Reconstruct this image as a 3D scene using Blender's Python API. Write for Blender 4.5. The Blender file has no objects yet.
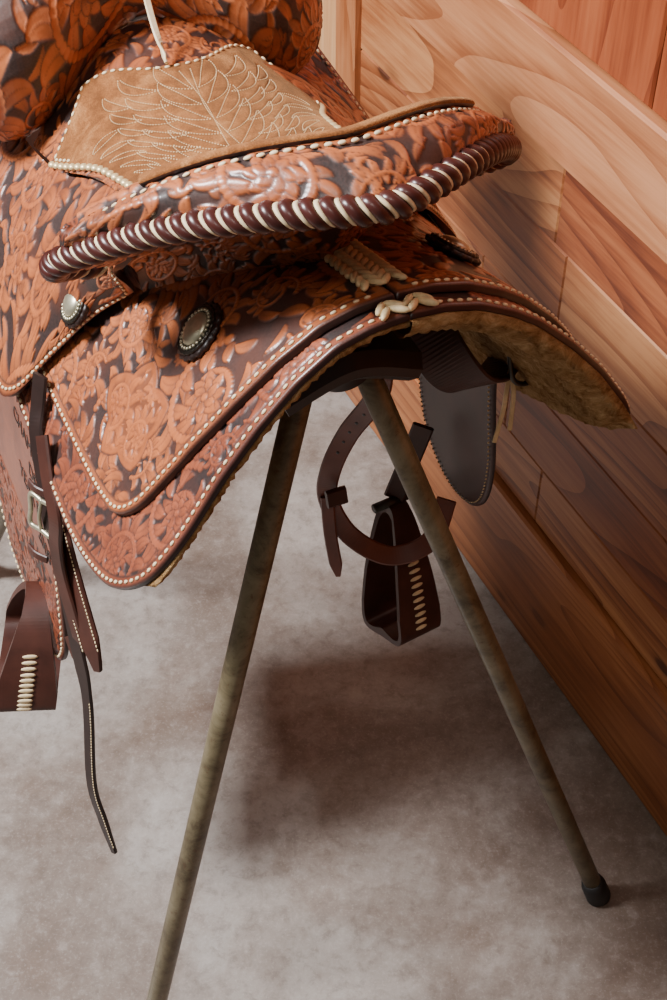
import bpy, math, random
import numpy as np
from mathutils import Vector, Matrix, geometry
random.seed(7); rng=np.random.default_rng(5)
C=bpy.context.collection
# ------------------------------------------------------------------ helpers
def empty(name,loc=(0,0,0),rz=0):
    e=bpy.data.objects.new(name,None); e.location=loc; e.rotation_euler=(0,0,rz); e.empty_display_size=.1
    C.objects.link(e); return e
def srgb(r,g,b):
    f=lambda c:(c/255/12.92 if c/255<=.04045 else ((c/255+.055)/1.055)**2.4)
    return (f(r),f(g),f(b),1)
class NT:
    def __init__(s,name):
        s.m=bpy.data.materials.new(name); s.m.use_nodes=True; s.t=s.m.node_tree; s.n=s.t.nodes
        s.b=s.n['Principled BSDF']
    def N(s,typ,**k):
        n=s.n.new(typ)
        for a,v in k.items(): setattr(n,a,v)
        return n
    def L(s,a,b): s.t.links.new(a,b)
    def set(s,node,key,val):
        if isinstance(val,bpy.types.NodeSocket): s.L(val,node.inputs[key])
        else: node.inputs[key].default_value=val
    def mix(s,f,a,b,mode='MIX'):
        n=s.N('ShaderNodeMix',data_type='RGBA',blend_type=mode)
        s.set(n,0,f); s.set(n,6,a); s.set(n,7,b); return n.outputs[2]
    def math(s,op,a,b=0.0,c=None):
        n=s.N('ShaderNodeMath',operation=op); s.set(n,0,a); s.set(n,1,b)
        if c is not None: s.set(n,2,c)
        return n.outputs[0]
    def noise(s,vec,scale,detail=4,rough=.5,dist=0):
        n=s.N('ShaderNodeTexNoise'); 
        if vec is not None: s.L(vec,n.inputs['Vector'])
        n.inputs['Scale'].default_value=scale;n.inputs['Detail'].default_value=detail;n.inputs['Roughness'].default_value=rough;n.inputs['Distortion'].default_value=dist
        return n.outputs[0]
    def ramp(s,f,stops):
        n=s.N('ShaderNodeValToRGB'); s.L(f,n.inputs[0]); r=n.color_ramp
        while len(r.elements)<len(stops): r.elements.new(.5)
        for e,(p,c) in zip(r.elements,stops): e.position=p; e.color=c if len(c)==4 else (*c,1)
        return n.outputs[0]
    def bump(s,h,strength,dist):
        n=s.N('ShaderNodeBump'); s.L(h,n.inputs['Height']); n.inputs['Strength'].default_value=strength; n.inputs['Distance'].default_value=dist
        s.L(n.outputs[0],s.b.inputs['Normal'])
    def obj(s): return s.N('ShaderNodeTexCoord').outputs['Object']
def g(v): return (v,v,v,1)
def simple(name,col,rough=.5,metal=0,var=.25,scale=60,bumpd=.0004,spec=.5,coat=0):
    k=NT(name); o=k.obj(); n=k.noise(o,scale,5,.6)
    d=tuple(c*(1-var) for c in col[:3])+(1,); l=tuple(min(1,c*(1+var)) for c in col[:3])+(1,)
    k.set(k.b,'Base Color',k.ramp(n,[(.3,d),(.7,l)])); k.b.inputs['Roughness'].default_value=rough
    k.b.inputs['Metallic'].default_value=metal; k.b.inputs['Specular IOR Level'].default_value=spec
    k.b.inputs['Coat Weight'].default_value=coat
    k.bump(n,.5,bumpd); return k.m
def tooled(name,cA,cB,bg,edge):
    k=NT(name); a=k.N('ShaderNodeAttribute',attribute_name='tool'); sp=k.N('ShaderNodeSeparateColor'); k.L(a.outputs['Color'],sp.inputs[0])
    o=k.obj(); n1=k.noise(o,9,5,.65); n2=k.noise(o,420,3,.6); n4=k.noise(o,60,4,.6)
    base=k.mix(k.ramp(n1,[(.38,g(0)),(.62,g(1))]),cA,cB)
    base=k.mix(k.ramp(n4,[(.4,g(.35)),(.65,g(0))]),base,tuple(c*.4 for c in cA[:3])+(1,))
    base=k.mix(k.math('MULTIPLY',sp.outputs[1],.4),base,tuple(min(1,c*1.45) for c in cB[:3])+(1,))
    bgc=k.mix(k.ramp(n2,[(.35,g(0)),(.65,g(1))]),bg,tuple(c*2.2 for c in bg[:3])+(1,))
    bgc=k.mix(k.ramp(k.noise(o,14,3,.5),[(.48,g(0)),(.62,g(.4))]),bgc,tuple(c*.5 for c in cA[:3])+(1,))
    col=k.mix(sp.outputs[0],bgc,base); col=k.mix(sp.outputs[2],col,edge)
    k.set(k.b,'Base Color',col)
    k.set(k.b,'Roughness',k.math('SUBTRACT',.58,k.math('MULTIPLY',sp.outputs[0],.2)))
    k.b.inputs['Specular IOR Level'].default_value=.5
    k.b.inputs['Coat Weight'].default_value=.38; k.b.inputs['Coat Roughness'].default_value=.26
    k.bump(n2,.35,.0004); return k.m
M_tool=tooled('tooled_leather',srgb(132,65,35),srgb(180,102,58),srgb(36,23,20),srgb(48,23,20))
M_tool2=tooled('tooled_leather_red',srgb(106,50,33),srgb(148,80,53),srgb(31,20,18),srgb(44,21,19))
M_edge=simple('burnished_leather_edge',srgb(42,20,17),.4,var=.2)
M_dark=simple('dark_oiled_leather',srgb(66,35,27),.42,var=.3,scale=25)
M_black=simple('black_leather',srgb(36,23,20),.4,var=.3,scale=25)
M_mid=simple('oiled_leather',srgb(104,52,35),.42,var=.25,scale=20)
M_braid=simple('braid_leather',srgb(64,29,25),.32,var=.25,scale=40)
M_ivory=simple('rawhide',srgb(222,202,162),.5,var=.12,scale=200)
M_lace=simple('rawhide_lace',srgb(214,192,146),.5,var=.22,scale=120)
M_lacebase=simple('lace_underlay',srgb(96,66,42),.7,var=.2)
M_thread=simple('quilting_thread',srgb(214,186,140),.6,var=.1,scale=200)
M_brass=simple('tack_brass',srgb(220,196,146),.35,metal=.4,var=.1)
M_silver=simple('aged_silver',srgb(190,184,158),.36,metal=.75,var=.25,scale=90)
M_blkmetal=simple('dark_steel',srgb(70,66,60),.4,metal=.9)
M_rubber=simple('black_rubber',srgb(22,20,20),.6)
def standpaint():
    k=NT('worn_stand_paint'); o=k.obj(); n=k.noise(o,22,7,.7,.5); f=k.noise(o,160,4,.7)
    c=k.ramp(n,[(.35,srgb(74,63,44)),(.5,srgb(106,96,72)),(.66,srgb(124,114,90))]); c=k.mix(k.ramp(f,[(.58,g(0)),(.68,g(.6))]),c,srgb(84,54,34))
    k.set(k.b,'Base Color',c); k.b.inputs['Roughness'].default_value=.38; k.b.inputs['Metallic'].default_value=.2; k.bump(f,.2,.0004); return k.m
M_stand=standpaint()
def suede():
    k=NT('suede'); o=k.obj(); n=k.noise(o,28,6,.7,.4); f=k.noise(o,700,3,.65)
    c=k.ramp(n,[(.38,srgb(108,64,33)),(.52,srgb(146,92,50)),(.64,srgb(176,122,74))])
    c=k.mix(k.ramp(f,[(.4,g(.55)),(.6,g(0))]),c,srgb(88,52,28)); k.set(k.b,'Base Color',c); k.b.inputs['Roughness'].default_value=.95
    k.b.inputs['Specular IOR Level'].default_value=.15; k.b.inputs['Sheen Weight'].default_value=.3; k.b.inputs['Sheen Tint'].default_value=srgb(220,180,130)
    k.bump(f,.8,.0012); return k.m
M_suede=suede()
def fleece():
    k=NT('sheepskin'); o=k.obj(); n=k.noise(o,60,6,.7,.6); f=k.noise(o,420,4,.7,1.2)
    c=k.ramp(n,[(.35,srgb(128,88,50)),(.55,srgb(184,146,98)),(.7,srgb(212,180,134))])
    k.set(k.b,'Base Color',c); k.b.inputs['Roughness'].default_value=1; k.b.inputs['Specular IOR Level'].default_value=.1
    k.bump(f,1,.004); return k.m
M_fleece=fleece()

# ------------------------------------------------------------------ carving pattern (scroll / acanthus height field, tileable)
PX=.0006; NC=1000
CM=np.zeros((NC,NC),np.float32); CH=np.zeros((NC,NC),np.float32)
def stroke(P,W,vein=True,dome=1.0):
    m=W.max()+2; x0=int(P[:,0].min()-m);x1=int(P[:,0].max()+m)+1;y0=int(P[:,1].min()-m);y1=int(P[:,1].max()+m)+1
    X,Y=np.meshgrid(np.arange(x0,x1),np.arange(y0,y1)); r=np.full(X.shape,9.,np.float32); si=np.zeros(X.shape,np.float32)
    n=max(len(P)-1,1)
    for k,((px,py),w) in enumerate(zip(P,W)):
        q=np.hypot(X-px,Y-py)/w; b=q<r; r[b]=q[b]; si[b]=k/n
    ins=r<1; ix=(X[ins]%NC,Y[ins]%NC); rr=r[ins]; ss=si[ins]
    h=np.sqrt(np.clip(1-rr**2.5,0,1))*dome; mk=1-np.clip((rr-.78)/.16,0,1)*.88
    if vein:
        v=np.clip(1-rr/.17,0,1); mk=mk*(1-.55*v)*(.45+.55*np.clip(ss*1.7,0,1)); h=(h-.35*v)*(.5+.5*ss)
    CM[ix]=mk; CH[ix]=h
def walk(p,hd,L,turn,n,wmax,prof):
    P=[p];st=L/n
    for i in range(n):
        hd2=hd+turn*((i+.5)/n)**.8
        p=(p[0]+st*math.cos(hd2),p[1]+st*math.sin(hd2)); P.append(p)
    s=np.linspace(0,1,n+1); W=wmax*np.maximum(prof(s),.12); return np.array(P),W
leafp=lambda s:np.sin(np.pi*np.clip(s*.93+.05,0,1)**.85)**.8
for _ in range(1000):   # fill-in leaves
    P,W=walk((random.uniform(0,NC),random.uniform(0,NC)),random.uniform(0,6.28),random.uniform(26,48),random.choice((-1,1))*random.uniform(1,2),10,random.uniform(5.5,9),leafp); stroke(P,W)
circ=[]
for R0,tries in ((84,60),(66,200),(48,500),(33,900),(20,1200)):
    for _ in range(tries):
        R=R0*random.uniform(.9,1.1); x,y=random.uniform(0,NC),random.uniform(0,NC); ok=True
        for (a,b,q) in circ:
            dx=min(abs(a-x),NC-abs(a-x));dy=min(abs(b-y),NC-abs(b-y))
            if math.hypot(dx,dy)<(R+q)*.95: ok=False;break
        if ok: circ.append((x,y,R))
for (x,y,R) in circ:
    hnd=random.choice((-1,1)); ph=random.uniform(0,6.28)
    if R<24:
        for k in range(3):
            P,W=walk((x-R*.9*math.cos(ph+k*.5),y-R*.9*math.sin(ph+k*.5)),ph+k*.5-.4*hnd,R*2.2,hnd*1.6,12,R*.34,leafp); stroke(P,W)
        continue
    turns=1.1*2*math.pi; ns=44
    sp=[]
    for i in range(ns):
        s=i/(ns-1); r=R*(.9*(1-s)+.34*s); an=ph+hnd*turns*s; sp.append((x+r*math.cos(an),y+r*math.sin(an)))
    sp=np.array(sp)
    nl=9
    for j in range(nl):            # outer lobes
        i=int(1+j*(ns*.66)/nl); p=sp[i]; tg=math.atan2(*(sp[i+1]-sp[i])[::-1])
        P,W=walk(tuple(p),tg-hnd*.15,R*random.uniform(.55,.72),-hnd*2.1,14,R*.175,leafp); stroke(P,W)
    for j in range(6):            # inner lobes
        i=int(2+j*(ns*.62)/6); p=sp[i]; tg=math.atan2(*(sp[i+1]-sp[i])[::-1])
        P,W=walk(tuple(p),tg+hnd*.4,R*.46,hnd*1.3,10,R*.14,leafp); stroke(P,W)
    Wd=R*.1*(1-.4*np.linspace(0,1,ns)); stroke(sp,Wd,False,.9)
    if R>40:
        for rr_,nn_,ww_ in ((.36,8,.12),(.22,6,.1)):
            for k in range(nn_):
                a=ph+k*2*math.pi/nn_; P,W=walk((x+R*.06*math.cos(a),y+R*.06*math.sin(a)),a,R*rr_,.5,6,R*ww_,leafp); stroke(P,W)
        stroke(np.array([[x,y]]),np.array([R*.08]),False,1.)
    else:
        P,W=walk((x-R*.28*math.cos(ph),y-R*.28*math.sin(ph)),ph,R*.5,hnd*2.5,8,R*.24,leafp); stroke(P,W)
def samp(A,x,y):
    x=np.mod(x/PX,NC);y=np.mod(y/PX,NC); i=np.floor(x).astype(int);j=np.floor(y).astype(int);fx=x-i;fy=y-j
    i%=NC;j%=NC;i2=(i+1)%NC;j2=(j+1)%NC
    return A[i,j]*(1-fx)*(1-fy)+A[i2,j]*fx*(1-fy)+A[i,j2]*(1-fx)*fy+A[i2,j2]*fx*fy

# ------------------------------------------------------------------ mesh builders
def mesh_obj(name,V,Fc,mats,parent=None,midx=None,smooth=True,col=None):
    me=bpy.data.meshes.new(name); me.from_pydata([tuple(map(float,v)) for v in V] if not isinstance(V,np.ndarray) else V.tolist(),[],Fc); 
    for m in mats: me.materials.append(m)
    if midx is not None: me.polygons.foreach_set('material_index',np.array(midx,np.int32))
    me.polygons.foreach_set('use_smooth',np.full(len(me.polygons),smooth))
    if col is not None:
        a=me.attributes.new('tool','FLOAT_COLOR','POINT'); a.data.foreach_set('color',np.ascontiguousarray(col,np.float32).ravel())
    me.update(); ob=bpy.data.objects.new(name,me); C.objects.link(ob)
    if parent: ob.parent=parent
    return ob
def catmull(pts,n=12,closed=False):
    P=np.array(pts,float); K=len(P); out=[]
    idx=range(K if closed else K-1)
    for i in idx:
        if closed: p0,p1,p2,p3=P[(i-1)%K],P[i],P[(i+1)%K],P[(i+2)%K]
        else: p0,p1,p2,p3=P[max(i-1,0)],P[i],P[i+1],P[min(i+2,K-1)]
        if np.allclose(p1,p2): continue
        for j in range(n):
            t=j/n; out.append(.5*((2*p1)+(p2-p0)*t+(2*p0-5*p1+4*p2-p3)*t*t+(-p0+3*p1-3*p2+p3)*t**3))
    if not closed: out.append(P[-1])
    return np.array(out)
def resample(P,d,closed=False,n=None):
    Q=np.vstack([P,P[:1]]) if closed else P
    s=np.r_[0,np.cumsum(np.linalg.norm(np.diff(Q,axis=0),axis=1))]
    n=n or max(2,int(round(s[-1]/d))); x=np.linspace(0,s[-1],n+1)
    R=np.stack([np.interp(x,s,Q[:,k]) for k in range(Q.shape[1])],1)
    return R[:-1] if closed else R
def inside(P,poly):
    x,y=P[:,0],P[:,1]; c=np.zeros(len(P),bool); n=len(poly)
    for i in range(n):
        x1,y1=poly[i];x2,y2=poly[(i+1)%n]
        if y1==y2: continue
        k=((y1>y)!=(y2>y))&(x<(x2-x1)*(y-y1)/(y2-y1)+x1); c^=k
    return c
def dist(P,poly):
    d=np.full(len(P),9.); n=len(poly)
    for i in range(n):
        a=poly[i];b=poly[(i+1)%n];ab=b-a;L=ab@ab
        if L<1e-14: continue
        t=np.clip(((P-a)@ab)/L,0,1); q=P-a-t[:,None]*ab; d=np.minimum(d,np.hypot(q[:,0],q[:,1]))
    return d
def panel(name,outline,mapf,parent,thick=.004,sp=.0016,mats=None,off=(0,0),cs=1.0,border=.011,relief=.0018,h0=0,tool=True,shape=None):
    mats=mats or [M_tool,M_edge]
    O=resample(outline,sp*1.2,True)
    lo,hi=O.min(0),O.max(0); X,Y=np.meshgrid(np.arange(lo[0],hi[0],sp),np.arange(lo[1],hi[1],sp*.866)); X=X+(np.arange(X.shape[0])%2)[:,None]*sp*.5
    G=np.stack([X.ravel(),Y.ravel()],1); G=G[inside(G,O)]; Oc=resample(outline,.004,True); G=G[dist(G,Oc)>sp*.6]
    al=np.vstack([O,G]); nO=len(O)
    r=geometry.delaunay_2d_cdt([Vector(p) for p in al.tolist()],[(i,(i+1)%nO) for i in range(nO)],[],1,1e-7)
    V2=np.array([tuple(v) for v in r[0]]); F=[tuple(f) for f in r[2]]
    d=dist(V2,Oc)
    m=np.ones(len(V2));h=np.zeros(len(V2))
    if tool:
        m=samp(CM,V2[:,0]/cs+off[0],V2[:,1]/cs+off[1]); h=samp(CH,V2[:,0]/cs+off[0],V2[:,1]/cs+off[1])
        if shape is not None: m,h=shape(V2,m,h)
        inb=np.clip((d-border)/.0012,0,1); m=m*inb+(1-inb)*.8; h=h*inb+(1-inb)*.45
        ln=np.exp(-((d-border)/.0009)**2); m=m*(1-.8*ln); h-=ln*.4
    rim=np.clip(1-d/.0022,0,1); hh=h0+h*relief-(rim**2)*.0018
    col=np.stack([m,h.clip(0,1),np.clip(1.25-d/.0032,0,1)*.9,np.ones(len(m))],1)
    P=mapf(V2[:,0],V2[:,1],hh)
    cnt={}
    for f in F:
        for a,b in zip(f,f[1:]+f[:1]):
            if (b,a) in cnt: del cnt[(b,a)]
            else: cnt[(a,b)]=1
    be=list(cnt.keys()); bv=sorted({a for e in be for a in e}); mp={v:len(P)+i for i,v in enumerate(bv)}
    Pb=mapf(V2[bv,0],V2[bv,1],np.full(len(bv),h0-thick)); P2=np.vstack([P,Pb]); colb=np.tile([.9,.5,1,1],(len(bv),1))
    F2=F+[(b,a,mp[a],mp[b]) for a,b in be]; mi=[0]*len(F)+[1]*len(be)
    return mesh_obj(name,P2,F2,mats,parent,mi,True,np.vstack([col,colb]))
def _ico(sub=2):
    import bmesh
    bm=bmesh.new(); bmesh.ops.create_icosphere(bm,subdivisions=sub,radius=1); V=np.array([v.co[:] for v in bm.verts]);F=[[v.index for v in f.verts] for f in bm.faces]; bm.free(); return V,F
ICO=_ico(2)
def beads(name,items,mat,parent):
    Vs=[];Fs=[];o=0
    for c,ax,ay,az in items:
        A=np.array([ax,ay,az]); Vs.append(ICO[0]@A+np.array(c)); Fs+=[[i+o for i in f] for f in ICO[1]]; o+=len(ICO[0])
    return mesh_obj(name,np.vstack(Vs),Fs,[mat],parent)
def offset_in(outline,d):
    O=resample(outline,.003,True); T=np.roll(O,-1,0)-np.roll(O,1,0); T/=np.linalg.norm(T,axis=1)[:,None]+1e-12
    area=.5*np.sum(O[:,0]*np.roll(O[:,1],-1)-np.roll(O[:,0],-1)*O[:,1]); Nn=np.stack([-T[:,1],T[:,0]],1)*(1 if area>0 else -1)
    Q=O+Nn*d; k=(dist(Q,O)>d*.9)&inside(Q,O); return Q,k
def stitches(name,outline,mapf,parent,d=.0058,step=.0085,L=.0028,W=.0017,h=.001,keep=None,mat=None,path=None):
    if path is None:
        Q,k=offset_in(outline,d); Q=Q[k]
    else: Q=path
    seg=np.linalg.norm(np.diff(Q,axis=0),axis=1); s=np.r_[0,np.cumsum(seg)]
    items=[]
    for x in np.arange(step/2,s[-1],step):
        i=min(np.searchsorted(s,x)-1,len(Q)-2); i=max(i,0)
        if seg[i]>.02: continue
        p=Q[i]+(Q[i+1]-Q[i])*(x-s[i])/max(seg[i],1e-9); t=(Q[i+1]-Q[i])/max(seg[i],1e-9)
        if keep and not keep(p): continue
        e=.001; f=lambda q,hh:mapf(np.array([q[0]]),np.array([q[1]]),np.array([hh]))[0]
        c=f(p,h); T=f(p+t*e,h)-c; T/=np.linalg.norm(T); Nn=f(p,h+e)-c; Nn/=np.linalg.norm(Nn); S=np.cross(Nn,T)
        items.append((c,T*L,S*W,Nn*.0013))
    if items: beads(name,items,mat or M_ivory,parent)
def grid_normals(G):
    du=np.gradient(G,axis=0);dv=np.gradient(G,axis=1); n=np.cross(du,dv); return n/(np.linalg.norm(n,axis=2,keepdims=True)+1e-12)
def loft(name,G,parent,mats,off=(0,0),cs=1,relief=.0017,flip=False,tool=True,border=None,edge=None,res=.0012):
    """G: control grid (rows,cols,3) -> dense grid; tooled relief using arc-length coords"""
    def dens(G,ax):
        G=np.moveaxis(G,ax,0); L=np.linalg.norm(np.diff(G,axis=0),axis=2).mean(1); n=max(int(L.sum()/res),6); s=np.r_[0,np.cumsum(L)]; x=np.linspace(0,s[-1],n)
        out=np.empty((n,)+G.shape[1:])
        for j in range(G.shape[1]):
            for k in range(3): out[:,j,k]=np.interp(x,s,G[:,j,k])
        return np.moveaxis(out,0,ax),x
    G,xs=dens(G,0); G,ys=dens(G,1)
    N=grid_normals(G)*(-1 if flip else 1)
    X,Y=np.meshgrid(xs,ys,indexing='ij')
    m=np.ones(X.shape)*.9;h=np.ones(X.shape)*.5; e=np.zeros(X.shape)
    if tool: m=samp(CM,X/cs+off[0],Y/cs+off[1]);h=samp(CH,X/cs+off[0],Y/cs+off[1])
    if border:
        d=np.full(X.shape,9.)
        if 'x0' in border: d=np.minimum(d,X)
        if 'x1' in border: d=np.minimum(d,xs[-1]-X)
        if 'y0' in border: d=np.minimum(d,Y)
        if 'y1' in border: d=np.minimum(d,ys[-1]-Y)
        bw=.010; inb=np.clip((d-bw)/.0012,0,1); m=m*inb+(1-inb)*.8;h=h*inb+(1-inb)*.45
        ln=np.exp(-((d-bw)/.0009)**2); m=m*(1-.8*ln);h=h-ln*.4; e=np.clip(1.2-d/.003,0,1)*.9
    P=G+N*(h*relief)[...,None] if tool else G
    a,b=X.shape; I=np.arange(a*b).reshape(a,b)
    q=np.stack([I[:-1,:-1],I[1:,:-1],I[1:,1:],I[:-1,1:]],-1).reshape(-1,4)
    if flip: q=q[:,::-1]
    col=np.stack([m,h.clip(0,1),e,np.ones_like(m)],-1).reshape(-1,4)
    return mesh_obj(name,P.reshape(-1,3),q.tolist(),mats,parent,None,True,col),G,N,xs,ys
def sweep(name,path,parent,mat,w,t,hint,n=10,res=.004,taper=None,profile='strap',closed=False):
    P=resample(catmull(path,16),res); T=np.gradient(P,axis=0); T/=np.linalg.norm(T,axis=1)[:,None]
    hint=np.array(hint,float)
    Hh=np.tile(hint,(len(P),1)) if hint.ndim==1 else np.stack([np.interp(np.linspace(0,1,len(P)),np.linspace(0,1,len(hint)),hint[:,k]) for k in range(3)],1)
    S=np.cross(Hh,T); S/=np.linalg.norm(S,axis=1)[:,None]+1e-9; N=np.cross(T,S)
    if profile=='round': sec=[(math.cos(a)*w/2,math.sin(a)*t/2) for a in np.linspace(0,2*math.pi,20,endpoint=False)]
    else:
        r=t*.35; sec=[(w/2,-t/2+r),(w/2,t/2-r),(w/2-r,t/2),(-w/2+r,t/2),(-w/2,t/2-r),(-w/2,-t/2+r),(-w/2+r,-t/2),(w/2-r,-t/2)]
    k=len(sec); tw=np.ones(len(P)) if taper is None else np.interp(np.linspace(0,1,len(P)),*taper)
    V=[];
    for i in range(len(P)):
        for a,b in sec: V.append(P[i]+S[i]*a*tw[i]+N[i]*b*(1 if profile!='round' else tw[i]))
    F=[(i*k+j,i*k+(j+1)%k,(i+1)*k+(j+1)%k,(i+1)*k+j) for i in range(len(P)-1) for j in range(k)]
    F+=[tuple(range(k))[::-1],tuple((len(P)-1)*k+j for j in range(k))]
    ob=mesh_obj(name,np.array(V),F,[mat],parent,None,profile=='round'); return ob,P,S,N,T
def lathe(name,prof,parent,mat,origin,axis,n=40,scal=None,sx=1.0,xdir=None):
    axis=np.array(axis,float);axis/=np.linalg.norm(axis); x=np.array(xdir if xdir is not None else (1,0,0),float); x-=axis*(x@axis)
    if np.linalg.norm(x)<1e-3: x=np.array((0,1,0.))
    x/=np.linalg.norm(x); y=np.cross(axis,x); V=[]
    for r,z in prof:
        for j in range(n):
            a=2*math.pi*j/n; rr=r*(1+(scal(a,r) if scal else 0)); V.append(np.array(origin)+x*rr*math.cos(a)*sx+y*rr*math.sin(a)+axis*z)
    F=[(i*n+j,i*n+(j+1)%n,(i+1)*n+(j+1)%n,(i+1)*n+j) for i in range(len(prof)-1) for j in range(n)]
    F+=[tuple(range(n))[::-1],tuple((len(prof)-1)*n+j for j in range(n))]
    return mesh_obj(name,np.array(V),F,[mat],parent)

# ------------------------------------------------------------------ saddle frame : x forward(u), y left(v), z up
TH=math.radians(24)
saddle=empty('western_saddle',(.0565,.811,0),math.pi/2+TH)
def sm(x,y,lo,hi,n=800,k=41):
    X=np.linspace(lo,hi,n);Y=np.interp(X,x,y);Yp=np.pad(Y,k//2,mode='reflect',reflect_type='odd');Y=np.convolve(Yp,np.ones(k)/k,'valid');return X,Y
RX,RY=sm([-.1,0,.08,.17,.3,.45,.6,.8],[1.075,1.06,1.037,1.013,.995,1.0,1.03,1.05],-.1,.8)
def prof(tab):
    v=np.array([p[0] for p in tab]);d=np.array([p[1] for p in tab]); V,D=sm(v,d,0,v[-1],800,25); D-=D[0]
    s=np.r_[0,np.cumsum(np.hypot(np.diff(V),np.diff(D)))]; return V,D,s
PL=prof([(0,0),(.03,.003),(.056,.011),(.088,.034),(.12,.067),(.152,.107),(.18,.150),(.21,.190),(.24,.232),(.27,.280),(.3,.335)])
PR=prof([(0,0),(.03,.002),(.06,.010),(.09,.026),(.115,.044),(.15,.078),(.18,.113),(.21,.157),(.236,.202),(.262,.255),(.285,.31)])
def bodymap(side,nar=0.0):
    Vt,Dt,St=PL if side>0 else PR
    def f(u,t,h):
        u=np.asarray(u,float);t=np.abs(np.asarray(t,float))
        v=np.interp(t,St,Vt);d=np.interp(t,St,Dt); e=.004
        v2=np.interp(t+e,St,Vt);d2=np.interp(t+e,St,Dt);v1=np.interp(np.maximum(t-e,0),St,Vt);d1=np.interp(np.maximum(t-e,0),St,Dt)
        r=np.interp(u,RX,RY); rs=(np.interp(u+.01,RX,RY)-np.interp(u-.01,RX,RY))/.02
        a=np.arctan2(d2-d1,v2-v1); nv=np.sin(a);nw=np.cos(a); nu=-rs*nw
        k=1-nar*np.clip(u,0,1)
        return np.stack([u+nu*h,side*(v*k+nv*h),r-d+nw*h],-1)
    return f
ML=bodymap(1);MR=bodymap(-1)
# skirts -----------------------------------------------------------
skirt=catmull([(0,0.0),(0,0),(.0,.06),(.0,.14),(0,.22),(.002,.28),(.014,.315),(.045,.342),(.09,.355),(.16,.360),(.26,.355),(.36,.35),(.45,.34),(.5,.31),(.52,.25),(.52,.12),(.52,0),(.52,0)],10,True)
jock=catmull([(.022,0),(.022,0),(.024,.07),(.034,.14),(.05,.20),(.062,.235),(.075,.272),(.098,.294),(.135,.300),(.20,.300),(.28,.298),(.36,.295),(.46,.28),(.5,.2),(.5,.0),(.5,0)],10,True)
def star(V,m,h):
    c=np.array([.165,.222]); P=V-c; ang=np.arctan2(P[:,1],P[:,0]+.0); r=np.hypot(P[:,0]*.8,P[:,1]*1.0)
    R=.044+.015*np.abs(((ang*5/math.pi)%2)-1)-.006; ins=r<R; e=np.abs(r-R)
    hx=samp(CH,V[:,0]*1.35+.13,V[:,1]*1.35+.3); hm=samp(CM,V[:,0]*1.35+.13,V[:,1]*1.35+.3)
    w=np.clip((R*.88-r)/.004,0,1)
    m=np.where(ins,.95*(1-w)+w*(.5+.5*hm),m);h=np.where(ins,.4*(1-w)+w*(.2+.8*hx),h)
    ln=np.exp(-(e/.0011)**2); return m*(1-.8*ln),h-.5*ln
for side,MF,nm,sp in ((1,ML,'left',.0011),(-1,MR,'right',.0018)):
    panel('skirt_'+nm,skirt,MF,saddle,.005,sp*1.2,off=(.05,.02),h0=.005,mats=[M_tool2,M_edge],cs=1.0)
    stitches('skirt_stitching_'+nm,skirt,MF,saddle,h=.0065,keep=lambda p:p[1]>.012 and p[0]<.45)
    panel('rear_jockey_'+nm,jock,MF,saddle,.006,sp,off=(.31,.22),h0=.0125,cs=1.25,shape=star if side>0 else None)
    stitches('jockey_stitching_'+nm,jock,MF,saddle,h=.0140,keep=lambda p:p[1]>.012 and p[0]<.45)
    O=resample(skirt,.006,True); MFn=bodymap(side,.0 if side>0 else .55)
    nu,nt=90,80
    us=np.linspace(-.004 if side<0 else .001,.5,nu); T=np.linspace(0,1,nt)
    ext=np.array([max([p[1] for p in O if abs(p[0]-max(u,0.003))<.01] or [.3]) for u in us])+(.003 if side<0 else -.008)
    ext=np.convolve(np.pad(ext,3,mode='edge'),np.ones(7)/7,'valid')
    V=[];
    for lay in (0,1):
        for i,u in enumerate(us):
            t=T*ext[i]
            if lay==0: p=MF(np.full(nt,u),t,np.full(nt,-.0005))
            else:
                th=(.020 if side<0 else .010)*np.clip((1-T)*12,0.25,1)*min(1,.35+i/6)
                p=MFn(np.full(nt,max(u,-.002)),t*.99,-th-rng.uniform(0,.003,nt))
            V.append(p)
    V=np.vstack(V); n=nu*nt; F=[]
    for i in range(nu-1):
        for j in range(nt-1):
            a=i*nt+j; F.append((a,a+1,a+nt+1,a+nt)); F.append((n+a,n+a+nt,n+a+nt+1,n+a+1))
    for i in range(nu-1):
        a=i*nt+nt-1; F.append((a,n+a,n+a+nt,a+nt))
    for j in range(nt-1):
        a=j; F.append((a,n+a,n+a+1,a+1)); a=(nu-1)*nt+j; F.append((a,a+1,n+a+1,n+a))
    mesh_obj('fleece_lining_'+nm,V,F,[M_fleece],saddle)
# rawhide lacing on the spine : woven herringbone band -----------------
def MB(u,v,h):
    return (ML if v>=0 else MR)(np.array([u]),np.array([abs(v)]),np.array([h]))[0]
its=[]
def weave(u0,u1,step,hw,h,cols=4):
    N_=int((u1-u0)/step)
    for i in range(N_):
        u=u0+i*step
        for k in range(cols):
            w_=2*hw/cols; va=-hw+k*w_; vb=va+w_; sl=(.5 if k%2 else -.5)*step*1.5
            a=MB(u+sl,va,h+.001);b=MB(u-sl,vb,h+.001); c=(a+b)/2; d=(b-a);L=np.linalg.norm(d);d/=L
            n=np.array([0,0,1.]);s=np.cross(n,d);s/=np.linalg.norm(s); its.append((c,d*L*.56,s*step*.36,n*.0034))
weave(.045,.20,.0098,.0165,.0145)
weave(.004,.026,.0088,.022,.0085)
beads('rawhide_lacing',its,M_lace,saddle)
gr=[[MB(u,v,.0152) for v in np.linspace(-.0150,.0150,9)] for u in np.linspace(.040,.195,30)]
mesh_obj('lacing_underlay',np.array(gr).reshape(-1,3),[(i*9+j,i*9+j+1,(i+1)*9+j+1,(i+1)*9+j) for i in range(29) for j in range(8)],[M_lacebase],saddle)
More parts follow.
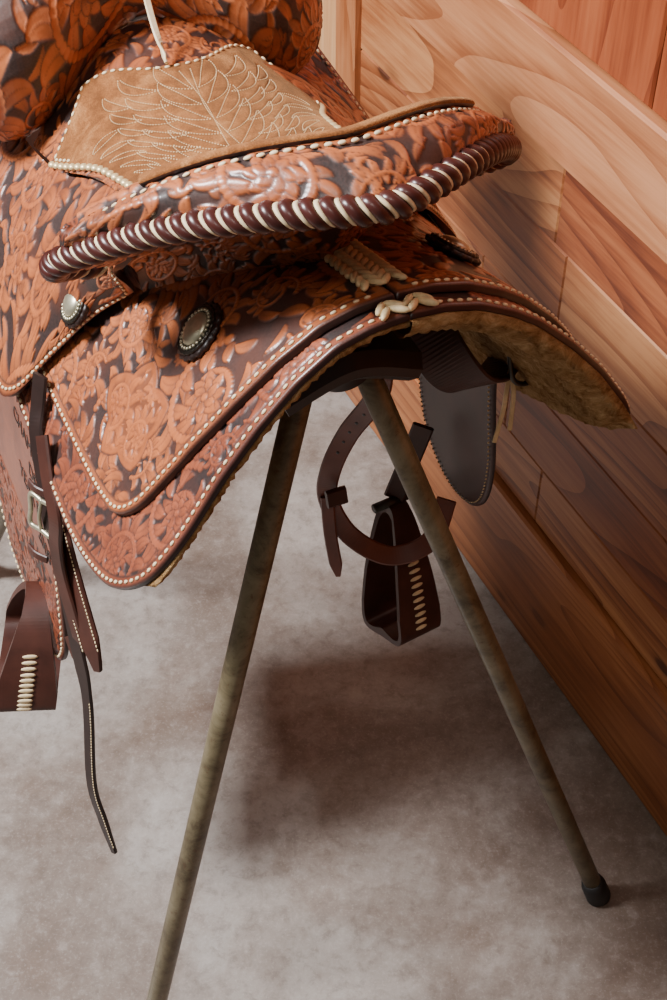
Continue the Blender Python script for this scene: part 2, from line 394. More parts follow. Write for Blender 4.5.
# seat & cantle ---------------------------------------------------------
VOFF=.014
def row(uc,ue,ve,wc,we,pu=1.55,pw=2.3,nq=121,vo=None):
    q=np.linspace(-1,1,nq); a=np.abs(q)**pu; b=np.abs(q)**pw
    return np.stack([uc+(ue-uc)*a,ve*q+(VOFF if vo is None else vo),wc+(we-wc)*b],1)
def rows(R,n=12):
    G=np.stack([row(*r) for r in R],0); return catmull(G.reshape(len(R),-1),n).reshape(-1,121,3)
K0=(.075,.180,.182,1.172,1.086)
seatR=[K0,(.092,.195,.176,1.164,1.085),(.15,.225,.155,1.102,1.060),(.26,.30,.118,1.036,1.020),(.36,.38,.118,1.022,.992,1.5,2.3,121,.015),(.46,.46,.136,1.022,.958,1.5,2.3,121,.01),(.57,.56,.14,1.035,.93,1.5,2.3,121,.01)]
SG=rows(seatR)
seat_ob,SGd,SN,sxs,sys_=loft('seat_leather',SG,saddle,[M_tool],off=(.1,.4),cs=1.0)
if SN[len(sxs)//2,len(sys_)//2,2]<0: SN=-SN
def seatmap(s,t,h):
    i=np.clip(s/sxs[-1],0,1)*(len(sxs)-1); j=np.clip(t/sys_[-1],0,1)*(len(sys_)-1)
    i0=np.clip(i.astype(int),0,len(sxs)-2);j0=np.clip(j.astype(int),0,len(sys_)-2);fi=(i-i0)[:,None];fj=(j-j0)[:,None]
    def bl(A): return A[i0,j0]*(1-fi)*(1-fj)+A[i0+1,j0]*fi*(1-fj)+A[i0,j0+1]*(1-fi)*fj+A[i0+1,j0+1]*fi*fj
    return bl(SGd)+bl(SN)*np.asarray(h)[:,None]
Ls,Lt=sxs[-1],sys_[-1]
def sq(a,q): return (a*Ls,(q+1)/2*Lt)
uc=SGd[:,len(sys_)//2,0]
def A(u): return float(np.interp(u,uc,np.linspace(0,1,len(uc))))
half=[(A(.485),.0),(A(.492),.18),(A(.520),.40),(A(.532),.58),(A(.532),.58),(A(.512),.70),(A(.495),.84),(A(.478),1.0),(A(.478),1.0),(A(.43),.95),(A(.36),.90),(A(.30),.88),(A(.22),.82),(A(.14),.76),(.004,.72),(.004,.72)]
pts=[sq(a,q) for a,q in half]+[sq(a,-q) for a,q in half[::-1][:-1]]
patch=catmull(pts,10,True)
# quilted pattern: leaf outlines on the suede pulled down into puffed channels
leaves=[]
def leaf2(b,an,L,curl,wd):
    Rr=[];Lf=[]
    p=np.array(b,float)
    for i in range(9):
        s=i/8; a=an+curl*s; nrm=np.array([-math.sin(a),math.cos(a)]); w=wd*math.sin(math.pi*min(s*.95+.02,1)); Lf.append(p+nrm*w); Rr.append(p-nrm*w)
        p=p+np.array([math.cos(a),math.sin(a)])*L/8
    leaves.append(Lf); leaves.append(Rr)
cy=Lt/2; s0=A(.25)*Ls
for sg in (-1,1):
    for k in range(7):
        b=(s0+.010+k*.028,cy+sg*.004); leaf2(b,sg*(1.35-.08*k),.085-.005*k,sg*(-1.1),.0075)
        leaf2((b[0]+.012,b[1]+sg*.03),sg*(1.8-.1*k),.055,sg*(-1.5),.0055)
        leaf2((b[0]+.006,b[1]+sg*.062),sg*(1.5-.1*k),.045,sg*(-1.2),.005)
    for k in range(6):
        b=(s0+.0+k*.032,cy+sg*(.088)); leaf2(b,sg*(.2+.25*k),.045,sg*(.9),.0055)
    leaves.append([(s0+.0+.03*i,cy+sg*(.003+.004*math.sin(i))) for i in range(8)])
LQ=[resample(catmull(P,8),.001) for P in leaves]
allq=np.vstack(LQ); cell=.0008; nx_,ny_=int(Ls/cell)+3,int(Lt/cell)+3; gd=np.zeros((nx_,ny_))
for p in allq:
    i,j=int(p[0]/cell),int(p[1]/cell)
    if 3<i<nx_-4 and 3<j<ny_-4:
        for di in range(-3,4):
            for dj in range(-3,4):
                gd[i+di,j+dj]=max(gd[i+di,j+dj],math.exp(-(di*di+dj*dj)/3.5))
def quilt(s,t):
    i=np.clip((s/cell).astype(int),0,nx_-1);j=np.clip((t/cell).astype(int),0,ny_-1); return gd[i,j]
def patchm(s,t,h): return seatmap(s,t,np.asarray(h)+.003-.0012*quilt(np.asarray(s),np.asarray(t)))
panel('suede_seat',patch,patchm,saddle,.005,.0013,mats=[M_suede,M_edge],tool=False,h0=.003)
def patchf(s,t,h): return seatmap(s,t,np.asarray(h)+.003)
stitches('seat_buckstitch',patch,patchf,saddle,d=.0045,step=.0092,L=.0030,W=.0017,h=.0035,keep=lambda p:p[0]>A(.44)*Ls)
dec=[]
for Q in LQ:
    for i in range(0,len(Q)-1,3):
        if not inside(Q[i:i+1],patch)[0]: continue
        c=patchf(Q[i:i+1,0],Q[i:i+1,1],np.array([.0025]))[0]; d=patchf(Q[i+1:i+2,0],Q[i+1:i+2,1],np.array([.0025]))[0]-c
        L=np.linalg.norm(d)
        if L<1e-9: continue
        d/=L; n=np.array([0,0,1.]); sd=np.cross(n,d); dec.append((c,d*.0009,sd*.00055,n*.0006))
beads('seat_quilting_thread',dec,M_thread,saddle)
tk=[]
for sg in (1,-1):
    tl=resample(catmull([sq(A(u),sg*q) for u,q in ((.478,1.0),(.43,.965),(.36,.915),(.30,.895),(.23,.845))],8),.0125)
    for p2 in tl: tk.append((seatmap(p2[:1],p2[1:],np.array([.0045]))[0],(.0046,0,0),(0,.0046,0),(0,0,.0034)))
beads('seat_tacks',tk,M_brass,saddle)
cantR=[K0,(.048,.172,.195,1.171,1.080),(.020,.188,.197,1.152,1.052),(.030,.198,.188,1.134,1.032),(.080,.22,.155,1.115,1.012),(.110,.25,.125,1.06,.98),(.14,.285,.112,1.0,.90)]
CG=rows(cantR)
loft('cantle_roll',CG,saddle,[M_tool],off=(.22,.05),cs=1.0,flip=True,relief=.0018)
for sg,j in ((1,-1),(-1,0)):
    A1=CG[:,j]; A2=SG[:,j]; a=resample(A1,0,n=40);b=resample(A2[:int(len(A2)*.55)],0,n=40)
    G=np.stack([a*(1-t)+b*t+np.array([0,sg*.010*math.sin(math.pi*t),0]) for t in np.linspace(0,1,24)],0)
    loft('cantle_wing_'+('left' if sg>0 else 'right'),G,saddle,[M_tool2],off=(.4,.1),cs=.8,flip=sg>0,res=.003)
Tl=row(*K0); it=[]
Tl=resample(Tl,.0098)
for i in range(1,len(Tl)-1):
    d=Tl[i+1]-Tl[i-1];d/=np.linalg.norm(d); n=np.array([-.25,0,1.]);n/=np.linalg.norm(n);s=np.cross(n,d); it.append((Tl[i]+n*.0026+np.array([-.005,0,0]),d*.0034,s*.002,n*.0015))
beads('roll_buckstitch',it,M_ivory,saddle)
Bl=row(.016,.186,.200,1.151,1.051)
L0=Bl[-1];R0=Bl[0]
ee=[(.207,.001,1.032),(.227,-.008,1.016),(.240,-.026,1.004),(.238,-.048,.997)]
endL=np.array([[u,L0[1]+v,w] for u,v,w in ee]); endR=np.array([[u,R0[1]-v,w] for u,v,w in ee])
path=np.vstack([endR[::-1],Bl[::6],endL])
sweep('roll_binding_core',path,saddle,M_braid,.015,.015,(0,0,1),profile='round')
Pc=resample(catmull(path,10),.0145); Tn=np.gradient(Pc,axis=0);Tn/=np.linalg.norm(Tn,axis=1)[:,None]
def ring(c,T,R,r,tilt,nn=20,mm=8):
    up=np.array([0,0,1.]);s=np.cross(T,up);s/=np.linalg.norm(s);n=np.cross(s,T); V=[]
    for i in range(nn):
        a=2*math.pi*i/nn; rad=s*math.cos(a)+n*math.sin(a); cc=c+rad*R+T*(tilt*math.sin(a)+tilt*.2*math.cos(a))
        for j in range(mm):
            b=2*math.pi*j/mm; V.append(cc+rad*math.cos(b)*r*.8+T*math.sin(b)*r)
    F=[(i*mm+j,((i+1)%nn)*mm+j,((i+1)%nn)*mm+(j+1)%mm,i*mm+(j+1)%mm) for i in range(nn) for j in range(mm)]
    return V,F
for nm,mt,R,r,sh in (('roll_binding_wraps',M_braid,.0072,.0064,0),('roll_binding_rawhide',M_ivory,.0083,.0023,.5)):
    V=[];F=[]
    for i in range(1,len(Pc)-1):
        c=Pc[i]*(1-sh)+Pc[i+1]*sh
        v,f=ring(c,Tn[i],R,r,.006); F+=[tuple(a+len(V) for a in q) for q in f]; V+=v
    mesh_obj(nm,np.array(V),F,[mt],saddle)
# seat jockeys -------------------------------------------------------
for side,MF,nm in ((1,ML,'left'),(-1,MR,'right')):
    def b(u,t,h=.022): return MF(np.array([u]),np.array([t]),np.array([h]))[0]
    def tp(u,v,w): return np.array([u,side*v+.013,w])
    Rw=[(tp(.215,.140,1.02),b(.262,.145)),(tp(.255,.122,1.028),b(.300,.195)),(tp(.31,.112,1.016),b(.332,.265)),(tp(.38,.116,.988),b(.358,.335)),(tp(.46,.134,.955),b(.405,.350)),(tp(.56,.14,.93),b(.52,.340)),(tp(.66,.14,.92),b(.62,.32)),(tp(.74,.13,.93),b(.72,.25))]
    rr=[]
    for a,c in Rw:
        mid=a*.5+c*.5+np.array([0,side*.012,.002]); q1=a*.75+c*.25+np.array([0,side*.012,.0]); q3=a*.25+c*.75+np.array([0,side*.006,.002])
        rr.append(catmull([a,q1,mid,q3,c],6))
    G=np.stack(rr,0); G=catmull(G.reshape(len(rr),-1),8).reshape(-1,G.shape[1],3)
    ob,Gd,Nd,xs,ys=loft('seat_jockey_'+nm,G,saddle,[M_tool],off=(.37,.12),cs=1.3,flip=side<0,border=('y1','x0'),res=.0012 if side>0 else .0024,relief=.002)
    sg=1
    if Nd[len(xs)//2,len(ys)//2,1]*side<0: sg=-1
    rim=np.vstack([Gd[0,:-1],Gd[:,-1]]); rn=np.vstack([Nd[0,:-1],Nd[:,-1]])*sg
    V=np.vstack([rim+rn*.001,rim-rn*.006]); n=len(rim)
    mesh_obj('seat_jockey_edge_'+nm,V,[(i,i+1,n+i+1,n+i) for i in range(n-1)],[M_edge],saddle)
    it=[]
    line=np.vstack([Gd[6,5:-5],Gd[6:,-6]]); ln=np.vstack([Nd[6,5:-5],Nd[6:,-6]])*sg
    s=np.r_[0,np.cumsum(np.linalg.norm(np.diff(line,axis=0),axis=1))]
    for x in np.arange(.004,s[-1],.0085):
        i=min(np.searchsorted(s,x),len(line)-2); d=line[i+1]-line[i];d/=np.linalg.norm(d); it.append((line[i]+ln[i]*.0016,d*.0028,np.cross(ln[i],d)*.0017,ln[i]*.0012))
    beads('seat_jockey_stitching_'+nm,it,M_ivory,saddle)
# fork with swells ---------------------------------------------------
vs=[-.208,-.205,-.195,-.175,-.14,-.10,-.06,-.025,0,.025,.06,.10,.14,.175,.195,.205,.208]
rs=[.004,.025,.052,.076,.092,.087,.070,.056,.052,.056,.070,.087,.092,.076,.052,.025,.004]
ws=[1.0,1.0,1.003,1.01,1.02,1.035,1.055,1.070,1.075,1.070,1.055,1.035,1.02,1.01,1.003,1.0,1.0]
G=[]
for v,r,w in zip(vs,rs,ws):
    G.append([(.61+r*.95*math.cos(a),v+.02,w+r*1.05*math.sin(a)) for a in np.linspace(0,2*math.pi,49)])
G=np.array(G); G=catmull(G.reshape(len(vs),-1),6).reshape(-1,49,3)
loft('fork_swells',G,saddle,[M_tool],off=(.02,.33),cs=1.3,flip=True,relief=.002)
lathe('horn',[(.03,1.08),(.024,1.12),(.02,1.16),(.022,1.185),(.042,1.195),(.048,1.202),(.045,1.212),(.02,1.216)],saddle,M_dark,(.63,.02,0),(0,0,1))
sweep('horn_string',[(.595,.02,1.20),(.575,.020,1.14),(.545,.022,1.09),(.515,.023,1.055),(.482,.024,1.033)],saddle,M_ivory,.007,.003,(1,0,0.6))
# conchos --------------------------------------------------------------
def concho(name,u,t,MF,h=.016,r=.021):
    p=MF(np.array([u]),np.array([t]),np.array([h]))[0];n=MF(np.array([u]),np.array([t]),np.array([h+.01]))[0]-p
    e=empty(name); e.parent=saddle
    lathe('leather_rosette',[(.001,-.002),(r*1.12,-.002),(r*1.15,.0015),(r*1.05,.003),(.001,.003)],e,M_black,p,n,72,lambda a,q:.035*math.cos(18*a))
    lathe('silver_rim',[(r*.99,.002),(r*1.0,.0045),(r*.94,.0058),(r*.86,.0045),(r*.80,.0045),(.001,.0045)],e,M_blkmetal,p,n,96,lambda a,q:.02*math.cos(24*a) if q>r*.82 else 0)
    lathe('silver_dome',[(r*.66,.004),(r*.64,.0062),(r*.5,.0085),(r*.28,.0100),(.0005,.0104)],e,M_silver,p,n,48,None,1.0)
    nn=np.array(n)/np.linalg.norm(n); x=np.cross(nn,(0,0,1));x/=np.linalg.norm(x);y=np.cross(nn,x)
    beads('rope_edge',[(p+nn*.0052+(x*math.cos(a)+y*math.sin(a))*r*.76,x*.0018,y*.0018,nn*.0016) for a in np.linspace(0,2*math.pi,26,endpoint=False)],M_silver,e)
concho('concho_rear_left',.143,.122,ML,.016,.0235)
concho('concho_rear_right',.125,.103,MR,.016,.0225)
concho('concho_side_left',.318,.196,ML,.034,.020)
# left fender ------------------------------------------
def fendmap(v0,v1,side):
    def f(s,z,h):
        s=np.asarray(s);z=np.asarray(z); k=np.clip((.82-z)/.4,0,1); v=v0+(v1-v0)*k+0*s
        return np.stack([s-0*z,side*(v+h),z],-1)
    return f
FL=fendmap(.222,.272,1)
fend=catmull([(.365,.80),(.335,.76),(.312,.68),(.300,.60),(.290,.55),(.280,.50),(.283,.465),(.31,.43),(.37,.415),(.42,.41),(.50,.41),(.56,.45),(.6,.50),(.6,.80),(.6,.80),(.365,.80)],8,True)
fm=lambda V:(V[:,1]<.765)&(V[:,1]>.545)&(V[:,0]>.318)
panel('fender_left',fend,FL,saddle,.005,.0013,mats=[M_tool2,M_edge],off=(.15,.3),cs=.9,shape=lambda V,m,h:(np.where(fm(V),.88,m),np.where(fm(V),.3,h)))
stitches('fender_stitching_left',fend,FL,saddle,h=.0018)
for i,tx in enumerate(('BARREL RACE','FUTURITY','CHAMPION','DERBY','YEAR END','2008')):
    cu=bpy.data.curves.new('stamp','FONT'); cu.body=tx; cu.size=.026; cu.extrude=.0006; cu.align_x='RIGHT'; cu.materials.append(M_black)
    o=bpy.data.objects.new('stamped_lettering_%d'%(i+1),cu); C.objects.link(o); o.parent=saddle
    z=.738-i*.034
    o.matrix_local=Matrix.Translation((.330-.0015*i,.222+.050*(.82-z-.008)/.4+.0016,z))@Matrix(((-1,0,0,0),(0,0,1,0),(0,1,0,0),(0,0,0,1)))@Matrix.Rotation(math.radians(-7),4,'X')
FR=fendmap(.225,.225,-1)
fendR=catmull([(.24,.82),(.228,.715),(.215,.625),(.225,.56),(.26,.526),(.31,.52),(.36,.545),(.39,.595),(.40,.66),(.40,.82),(.40,.82),(.24,.82)],8,True)
panel('fender_right',fendR,lambda s,z,h:FR(s,z,-np.asarray(h)),saddle,.005,.003,mats=[M_dark,M_edge],tool=False)
stitches('fender_stitching_right',fendR,lambda s,z,h:FR(s,z,-np.asarray(h)),saddle,h=.0015,step=.006,L=.0014,W=.0007,mat=M_thread)
# straps left ------------------------------------------------------------
stp=[(.325,.225,.83),(.318,.234,.80),(.305,.243,.7776),(.278,.2495,.739),(.25,.255,.715),(.23,.2565,.674),(.20,.261,.585),(.18,.2645,.5085),(.16,.281,.395),(.145,.280,.34),(.128,.277,.292)]
_,P,S,N,T=sweep('latigo_strap',stp,saddle,M_black,.019,.0045,(-.45,.85,.2),taper=([0,.55,.6,.93,1],[1,1,.75,.75,.35]))
beads('latigo_stitching',[(P[i]+N[i]*.0028+S[i]*.0055,T[i]*.0015,S[i]*.0007,N[i]*.0006) for i in range(int(len(P)*.62),len(P)-3)],M_ivory,saddle)
stp2=[(.275,.242,.80),(.247,.249,.770),(.222,.253,.742),(.225,.257,.705),(.222,.259,.665),(.206,.258,.62),(.196,.258,.59),(.205,.261,.55),(.225,.262,.565)]
sweep('cinch_tie_strap',stp2,saddle,M_dark,.018,.005,(-.4,.85,.25))
_,P,S,N,T=sweep('billet_end_left',[(.26,.248,.72),(.225,.250,.67),(.195,.2500,.62),(.172,.2500,.590),(.163,.2500,.573)],saddle,M_dark,.030,.005,(-.5,.8,.2),taper=([0,.8,1],[1,1,.3]))
beads('billet_stitching',[(P[i]+N[i]*.003+S[i]*.0115*k,T[i]*.0016,S[i]*.0008,N[i]*.0006) for i in range(3,len(P)-6) for k in (-1,1)],M_ivory,saddle)
bk=np.array([.254,.261,.718]); ax=np.array([-.4,.85,.2]);ax/=np.linalg.norm(ax); yy=np.array([.1,-.2,1.]);yy-=ax*(yy@ax);yy/=np.linalg.norm(yy);xx=np.cross(yy,ax)
loop=[bk+xx*.016*sx+yy*.018*sy for sx,sy in ((0,1),(1,1),(1,0),(1,-1),(0,-1),(-1,-1),(-1,0),(-1,1),(0,1))]
sweep('latigo_buckle',loop,saddle,M_silver,.0055,.0045,tuple(ax),profile='round',res=.002)
sweep('buckle_tongue',[bk-yy*.018,bk+ax*.003,bk+yy*.02],saddle,M_silver,.004,.004,tuple(ax),profile='round',res=.002)
for z in (.035,-.045): sweep('strap_keeper',[bk+yy*z-xx*.014+ax*.004,bk+yy*z+ax*.007,bk+yy*z+xx*.014+ax*.004],saddle,M_dark,.009,.003,tuple(ax))
# stirrups ---------------------------------------------------------------
def stirrup(name,base,H,W,D,mat,bolt=True):
    """base: centre of tread; H up vector, W across vector (half), D depth vector (half)"""
    e=empty(name); e.parent=saddle; base=np.array(base);H=np.array(H,float);W=np.array(W,float);D=np.array(D,float)
    pts=[(0,0),(.75,0),(.98,.06),(.97,.2),(.85,.45),(.62,.72),(.34,.92),(0,.97),(-.34,.92),(-.62,.72),(-.85,.45),(-.97,.2),(-.98,.06),(-.75,0),(0,0)]
    wd=[1,1,1,1,.85,.62,.42,.38,.42,.62,.85,1,1,1,1]
    c=catmull(pts,8); wq=np.interp(np.linspace(0,1,len(c)),np.linspace(0,1,len(wd)),wd); n=len(c); V=[]; t=.06
    cen=np.array([0,.42])
    for (a,b),w in zip(c,wq):
        d=np.array([a,b])-cen; d/=np.linalg.norm(d)*1.0
        for inn in (0,1):
            q=np.array([a,b])-d*t*2.2*inn*np.array([1,.5])
            for s in (-1,1): V.append(base+W*q[0]+H*q[1]+D*w*s)
    F=[]
    for i in range(n-1):
        a=i*4;b=a+4; F+=[(a,a+1,b+1,b),(a+2,b+2,b+3,a+3),(a,b,b+2,a+2),(a+1,a+3,b+3,b+1)]
    mesh_obj('stirrup_body',np.array(V),F,[mat],e,None,False)
    its=[]
    Wn=W/np.linalg.norm(W);Hn=H/np.linalg.norm(H);Dn=D/np.linalg.norm(D); wl=np.linalg.norm(W)
    for s in (-1,1):
        for k in range(11):
            y=.1+k*.052; x=s*(np.interp(y,[0,.2,.45,.72],[.99,.975,.86,.63])+.001/wl); its.append((base+W*x+H*y,Dn*.009,Hn*.0028,Wn*.0016))
    beads('rawhide_whipping',its,M_ivory,e)
    if bolt: lathe('hanger_bolt',[(.006,-.03),(.006,.03)],e,M_blkmetal,base+H*.97,D,16)
    return e
stirrup('stirrup_right',(.272,-.155,.318),(.062,-.012,.175),(.036,.010,-.01),(-.006,.031,.003),M_dark)
stirrup('stirrup_left',(.350,.300,.385),(.01,-.03,.11),(.068,-.026,.0),(.010,.034,.004),M_dark,False)
_,P,S,N,T=sweep('near_billet',[(.20,-.075,.86),(.245,-.098,.757),(.285,-.082,.67),(.30,-.068,.607),(.31,-.070,.549),(.30,-.094,.488),(.28,-.138,.453),(.27,-.186,.4685),(.28,-.21,.52)],saddle,M_mid,.024,.005,[(-.7,.6,.2),(-.8,.5,.3),(-.7,.4,.6),(-.5,.2,.8)])
beads('billet_holes',[(P[i]+N[i]*.0024,T[i]*.0026,S[i]*.0020,N[i]*.0006) for i in range(int(len(P)*.18),int(len(P)*.45),5)],M_black,saddle)
sweep('billet_tip',[(.305,-.066,.56),(.30,-.068,.50),(.29,-.0735,.436)],saddle,M_mid,.016,.004,(-.8,.5,.3),taper=([0,.85,1],[1,1,.4]))
sweep('billet_keeper',[(.288,-.082,.575),(.288,-.058,.575)],saddle,M_dark,.022,.008,(-.8,.5,.3))
sweep('stirrup_strap_right',[(.33,-.20,.60),(.335,-.185,.54),(.335,-.168,.49)],saddle,M_dark,.026,.006,(-.8,.5,.3))
sweep('flank_strap_right',[(.16,-.09,.93),(.125,-.10,.895),(.12,-.125,.86),(.13,-.155,.845),(.15,-.185,.85),(.17,-.20,.88)],saddle,M_dark,.05,.006,[(-.9,.1,.4),(-.8,.2,-.2),(-.6,.2,-.8),(-.6,-.3,-.7)])
sweep('flank_buckle',[(.118,-.165,.90),(.11,-.17,.855),(.115,-.195,.845),(.125,-.2,.89),(.118,-.165,.90)],saddle,M_blkmetal,.005,.005,(-.9,.2,0),profile='round')
for k in range(2): sweep('saddle_string',[(.12,-.172,.86),(.112,-.165-.008*k,.838),(.118,-.168-.010*k,.81),(.112,-.158-.016*k,.778+.010*k)],saddle,M_thread,.0045,.002,(-.9,.3,0))
# ------------------------------------------------------------------ stand
stand=empty('saddle_stand',(.0565,.811,0),math.pi/2+TH)
def leg(name,a,b,r=.0118):
    a=np.array(a,float);b=np.array(b,float);d=b-a;L=np.linalg.norm(d);d/=L
    lathe(name,[(r*.9,0),(r,.002),(r,L-.002),(r*.9,L)],stand,M_stand,a,d,28)
    lathe('foot_cap',[(r*.9,-.002),(r*1.15,-.002),(r*1.38,.010),(r*1.42,.040),(r*1.15,.0425)],stand,M_rubber,b-d*.040,d,28)
leg('leg_right',(.10,-.012,.93),(-.024,-.314,.006))
leg('leg_left',(.10,.047,.93),(-.017,.33,.006))
leg('leg_front',(.50,.03,.925),(.88,.30,.006))
lathe('top_pipe',[(.024,0),(.028,.004),(.028,.456),(.024,.46)],stand,M_black,(.085,.01,.95),(1,0,0),32)
for s in (-1,1): sweep('support_pad',[(.11,s*.045+.01,.945),(.30,s*.045,.925),(.56,s*.045,.93)],stand,M_black,.06,.02,(0,s*.5,1))
sweep('cross_bracket',[(.095,-.05,.935),(.095,.01,.955),(.095,.072,.935)],stand,M_black,.05,.03,(0,0,1))

# ------------------------------------------------------------------ room
wd=math.radians(25.3)
def wood(name,c1,c2,c3,vert=False,kn=.75):
    k=NT(name); tc=k.obj(); at=k.N('ShaderNodeAttribute',attribute_name='board')
    add=k.N('ShaderNodeVectorMath',operation='ADD'); k.L(tc,add.inputs[0]); k.L(at.outputs['Vector'],add.inputs[1])
    def mapped(sl,sc_):
        mp=k.N('ShaderNodeMapping'); k.L(add.outputs[0],mp.inputs[0]); mp.inputs['Scale'].default_value=(sc_,sc_,sl) if vert else (sl,sc_,sc_); return mp.outputs[0]
    n1=k.noise(mapped(1.2,7),1.3,5,.6,1.2)
    ring=k.math('FRACT',k.math('MULTIPLY',k.noise(mapped(.9,7),.9,1,.4,.4),14.0))
    ring=k.math('POWER',ring,2.5)
    n2=k.noise(mapped(4,150),1,4,.65)
    f=k.math('SUBTRACT',k.math('ADD',k.math('MULTIPLY',n1,.95),.09),k.math('MULTIPLY',ring,.26)); f=k.math('ADD',f,k.math('MULTIPLY',k.math('SUBTRACT',n2,.5),.6))
    col=k.ramp(f,[(.25,c1),(.48,c2),(.70,c3)])
    sc=k.N('ShaderNodeSeparateColor'); k.L(at.outputs['Color'],sc.inputs[0])
    tint=k.math('FRACT',k.math('MULTIPLY',sc.outputs[1],7.31)); 
    col=k.mix(k.math('MULTIPLY',tint,.85),col,k.mix(1.0,col,srgb(184,122,94),'MULTIPLY'))
    vm=k.N('ShaderNodeMapping'); k.L(add.outputs[0],vm.inputs[0]); vm.inputs['Scale'].default_value=(7,7,3.2) if vert else (3.8,7,8)
    vo=k.N('ShaderNodeTexVoronoi'); k.L(vm.outputs[0],vo.inputs[0]); vo.inputs['Scale'].default_value=1.3
    knn=k.ramp(k.math('ADD',vo.outputs['Distance'],k.math('MULTIPLY',k.math('SUBTRACT',n2,.5),.05)),[(.075,g(1)),(.105,g(.35)),(.17,g(0))]); col=k.mix(k.math('MULTIPLY',knn,kn),col,srgb(62,30,17))
    k.set(k.b,'Base Color',col); k.b.inputs['Roughness'].default_value=.4; k.bump(n2,.15,.001); return k.m
M_pine=wood('pine_boards',srgb(114,62,36),srgb(160,98,58),srgb(190,132,86),kn=.85)
M_rail=wood('pine_rail',srgb(164,108,68),srgb(198,144,98),srgb(218,168,122),kn=.4)
M_base=wood('pine_baseboard',srgb(130,74,42),srgb(162,98,56),srgb(184,120,74),kn=.5)
M_pineV=wood('pine_vertical',srgb(176,118,72),srgb(204,150,100),srgb(220,172,124),True,kn=.3)
M_redV=wood('cedar_panel',srgb(116,54,30),srgb(146,76,44),srgb(164,92,56),True,kn=.2)
M_darkV=wood('dark_boards',srgb(46,24,16),srgb(66,34,22),srgb(84,46,30),True)
def boards(name,parent,boxes,mat,ang,loc,bev=.002):
    V=[];F=[];A=[]
    for (x0,x1,y0,y1,z0,z1) in boxes:
        r=(random.uniform(0,50),random.uniform(0,50),random.uniform(0,50)); b=bev
        o=len(V)
        V+=[(x0,y0,z0),(x1,y0,z0),(x1,y0,z1),(x0,y0,z1),(x0,y1-b,z0),(x1,y1-b,z0),(x1,y1-b,z1),(x0,y1-b,z1),(x0+b,y1,z0+b),(x1-b,y1,z0+b),(x1-b,y1,z1-b),(x0+b,y1,z1-b)]
        f=[(0,1,2,3),(1,0,4,5),(2,1,5,6),(3,2,6,7),(0,3,7,4),(5,4,8,9),(6,5,9,10),(7,6,10,11),(4,7,11,8),(9,8,11,10)]
        F+=[tuple(q+o for q in t) for t in f]; A+=[r]*12
    me=bpy.data.meshes.new(name); me.from_pydata(V,[],F); me.materials.append(mat)
    a=me.attributes.new('board','FLOAT_VECTOR','POINT'); a.data.foreach_set('vector',np.array(A,np.float32).ravel())
    ob=bpy.data.objects.new(name,me); ob.location=loc; ob.rotation_euler=(0,0,ang); C.objects.link(ob)
    if parent: ob.parent=parent
    import bmesh
    bm=bmesh.new(); bm.from_mesh(me); bmesh.ops.recalc_face_normals(bm,faces=bm.faces); bm.to_mesh(me); bm.free()
    return ob
W0=(.464,1.026,0); ang=math.pi/2+wd
zs=[.232,.336,.45,.57,.69,.806]
bx=[]
random.seed(3)
for i in range(5):
    x=-1.4+random.uniform(-.3,.3)
    while x<2.3:
        L=random.uniform(.4,.9); bx.append((x,min(x+L,2.35),-.03,.0,zs[i],zs[i+1])); x+=L
boards('wall_right',None,bx+[(-1.7,2.35,-.06,-.028,0,2.6)],M_pine,ang,W0,.0024)
boards('baseboard_right',None,[(-1.7,2.35,-.028,.012,0,.230)],M_base,ang,W0,.004)
boards('trim_1',None,[(-1.7,2.35,-.028,.014,.808,.944)],M_rail,ang,W0,.004)
ub=[];x=-1.7
while x<2.3: ub.append((x,x+.40,-.028,.002,.946,2.6)); x+=.402
boards('trim_2',None,ub,M_redV,ang,W0,.003)
boards('trim_3',None,[(.99,1.055,.0,.012,.232,.806),(1.06,1.5,.0,.004,.232,.806)],M_pineV,ang,W0,.002)
bb=[];x=-.05
while x<4: bb.append((x,x+.14,-.03,0,0,2.6)); x+=.142
c,s=math.cos(ang),math.sin(ang); Bp=(W0[0]+c*1.75,W0[1]+s*1.75,0)
boards('wall_back',None,bb,M_darkV,ang+math.pi/2,Bp,.003)
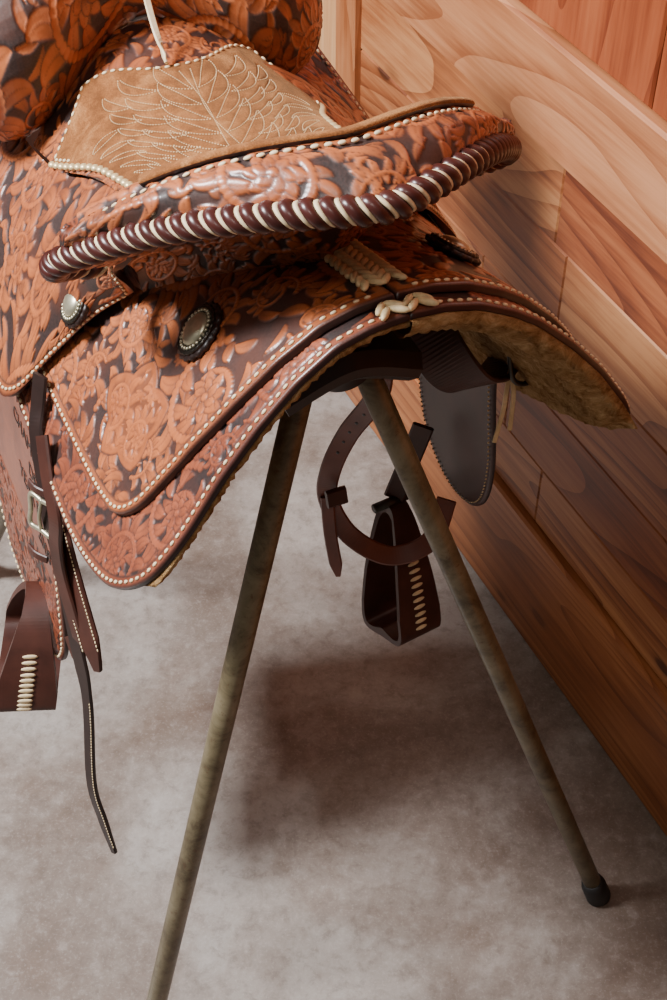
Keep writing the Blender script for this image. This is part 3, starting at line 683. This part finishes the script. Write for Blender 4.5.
def conc():
    k=NT('stained_concrete'); o=k.obj(); n1=k.noise(o,2.0,7,.58,.5); n2=k.noise(o,7.0,10,.70,.4); n3=k.noise(o,50,9,.75,.3); n4=k.noise(o,260,3,.6); n5=k.noise(o,3.2,8,.62,.3)
    c=k.ramp(n1,[(.38,srgb(112,98,88)),(.47,srgb(132,121,112)),(.53,srgb(150,142,134)),(.63,srgb(168,163,157))])
    c=k.mix(k.ramp(n5,[(.50,g(0)),(.64,g(.55))]),c,srgb(110,90,76))
    c=k.mix(k.ramp(n2,[(.34,g(.3)),(.48,g(0))]),c,srgb(180,175,168))
    c=k.mix(k.ramp(n2,[(.53,g(0)),(.68,g(.4))]),c,srgb(96,80,68))
    c=k.mix(k.ramp(n3,[(.36,g(.38)),(.50,g(0))]),c,srgb(88,74,64))
    c=k.mix(k.ramp(n3,[(.53,g(0)),(.66,g(.22))]),c,srgb(192,186,180))
    c=k.mix(k.ramp(n4,[(.55,g(0)),(.68,g(.16))]),c,srgb(200,194,188))
    k.set(k.b,'Base Color',c); k.set(k.b,'Roughness',k.ramp(n2,[(.4,g(.30)),(.6,g(.46))])); k.bump(n3,.06,.001); return k.m
me=bpy.data.meshes.new('floor'); me.from_pydata([(-4,-3,0),(3,-3,0),(3,6,0),(-4,6,0)],[],[(0,1,2,3)]); me.materials.append(conc()); fl=bpy.data.objects.new('floor',me); C.objects.link(fl)
# ------------------------------------------------------------------ light
def area(name,loc,tgt,sx,sy,e,col):
    l=bpy.data.lights.new(name,'AREA'); l.shape='RECTANGLE'; l.size=sx;l.size_y=sy;l.energy=e;l.color=col
    o=bpy.data.objects.new(name,l); o.location=loc; o.rotation_euler=(Vector(tgt)-Vector(loc)).to_track_quat('-Z','Y').to_euler(); C.objects.link(o)
area('window_light',(-1.75,.85,2.75),(0,1,.7),.55,.55,205,(.99,.98,1))
area('far_window_light',(-2.2,3.0,2.2),(0,1,.5),1.0,1.0,80,(.92,.96,1))
area('ceiling_light',(-.25,-.3,2.9),(.1,1.0,.6),.5,.5,10,(1,.93,.85))
w=bpy.data.worlds.new('w'); bpy.context.scene.world=w; w.use_nodes=True; w.node_tree.nodes['Background'].inputs[0].default_value=(1,.91,.82,1); w.node_tree.nodes['Background'].inputs[1].default_value=.13
cam=bpy.data.cameras.new('cam'); cam.sensor_fit='VERTICAL'; cam.sensor_height=36; cam.lens=1389*36/1000; cam.clip_start=.05
co=bpy.data.objects.new('camera',cam); co.location=(0,0,1.7); co.rotation_euler=(math.radians(90-45.7),0,0); C.objects.link(co); bpy.context.scene.camera=co
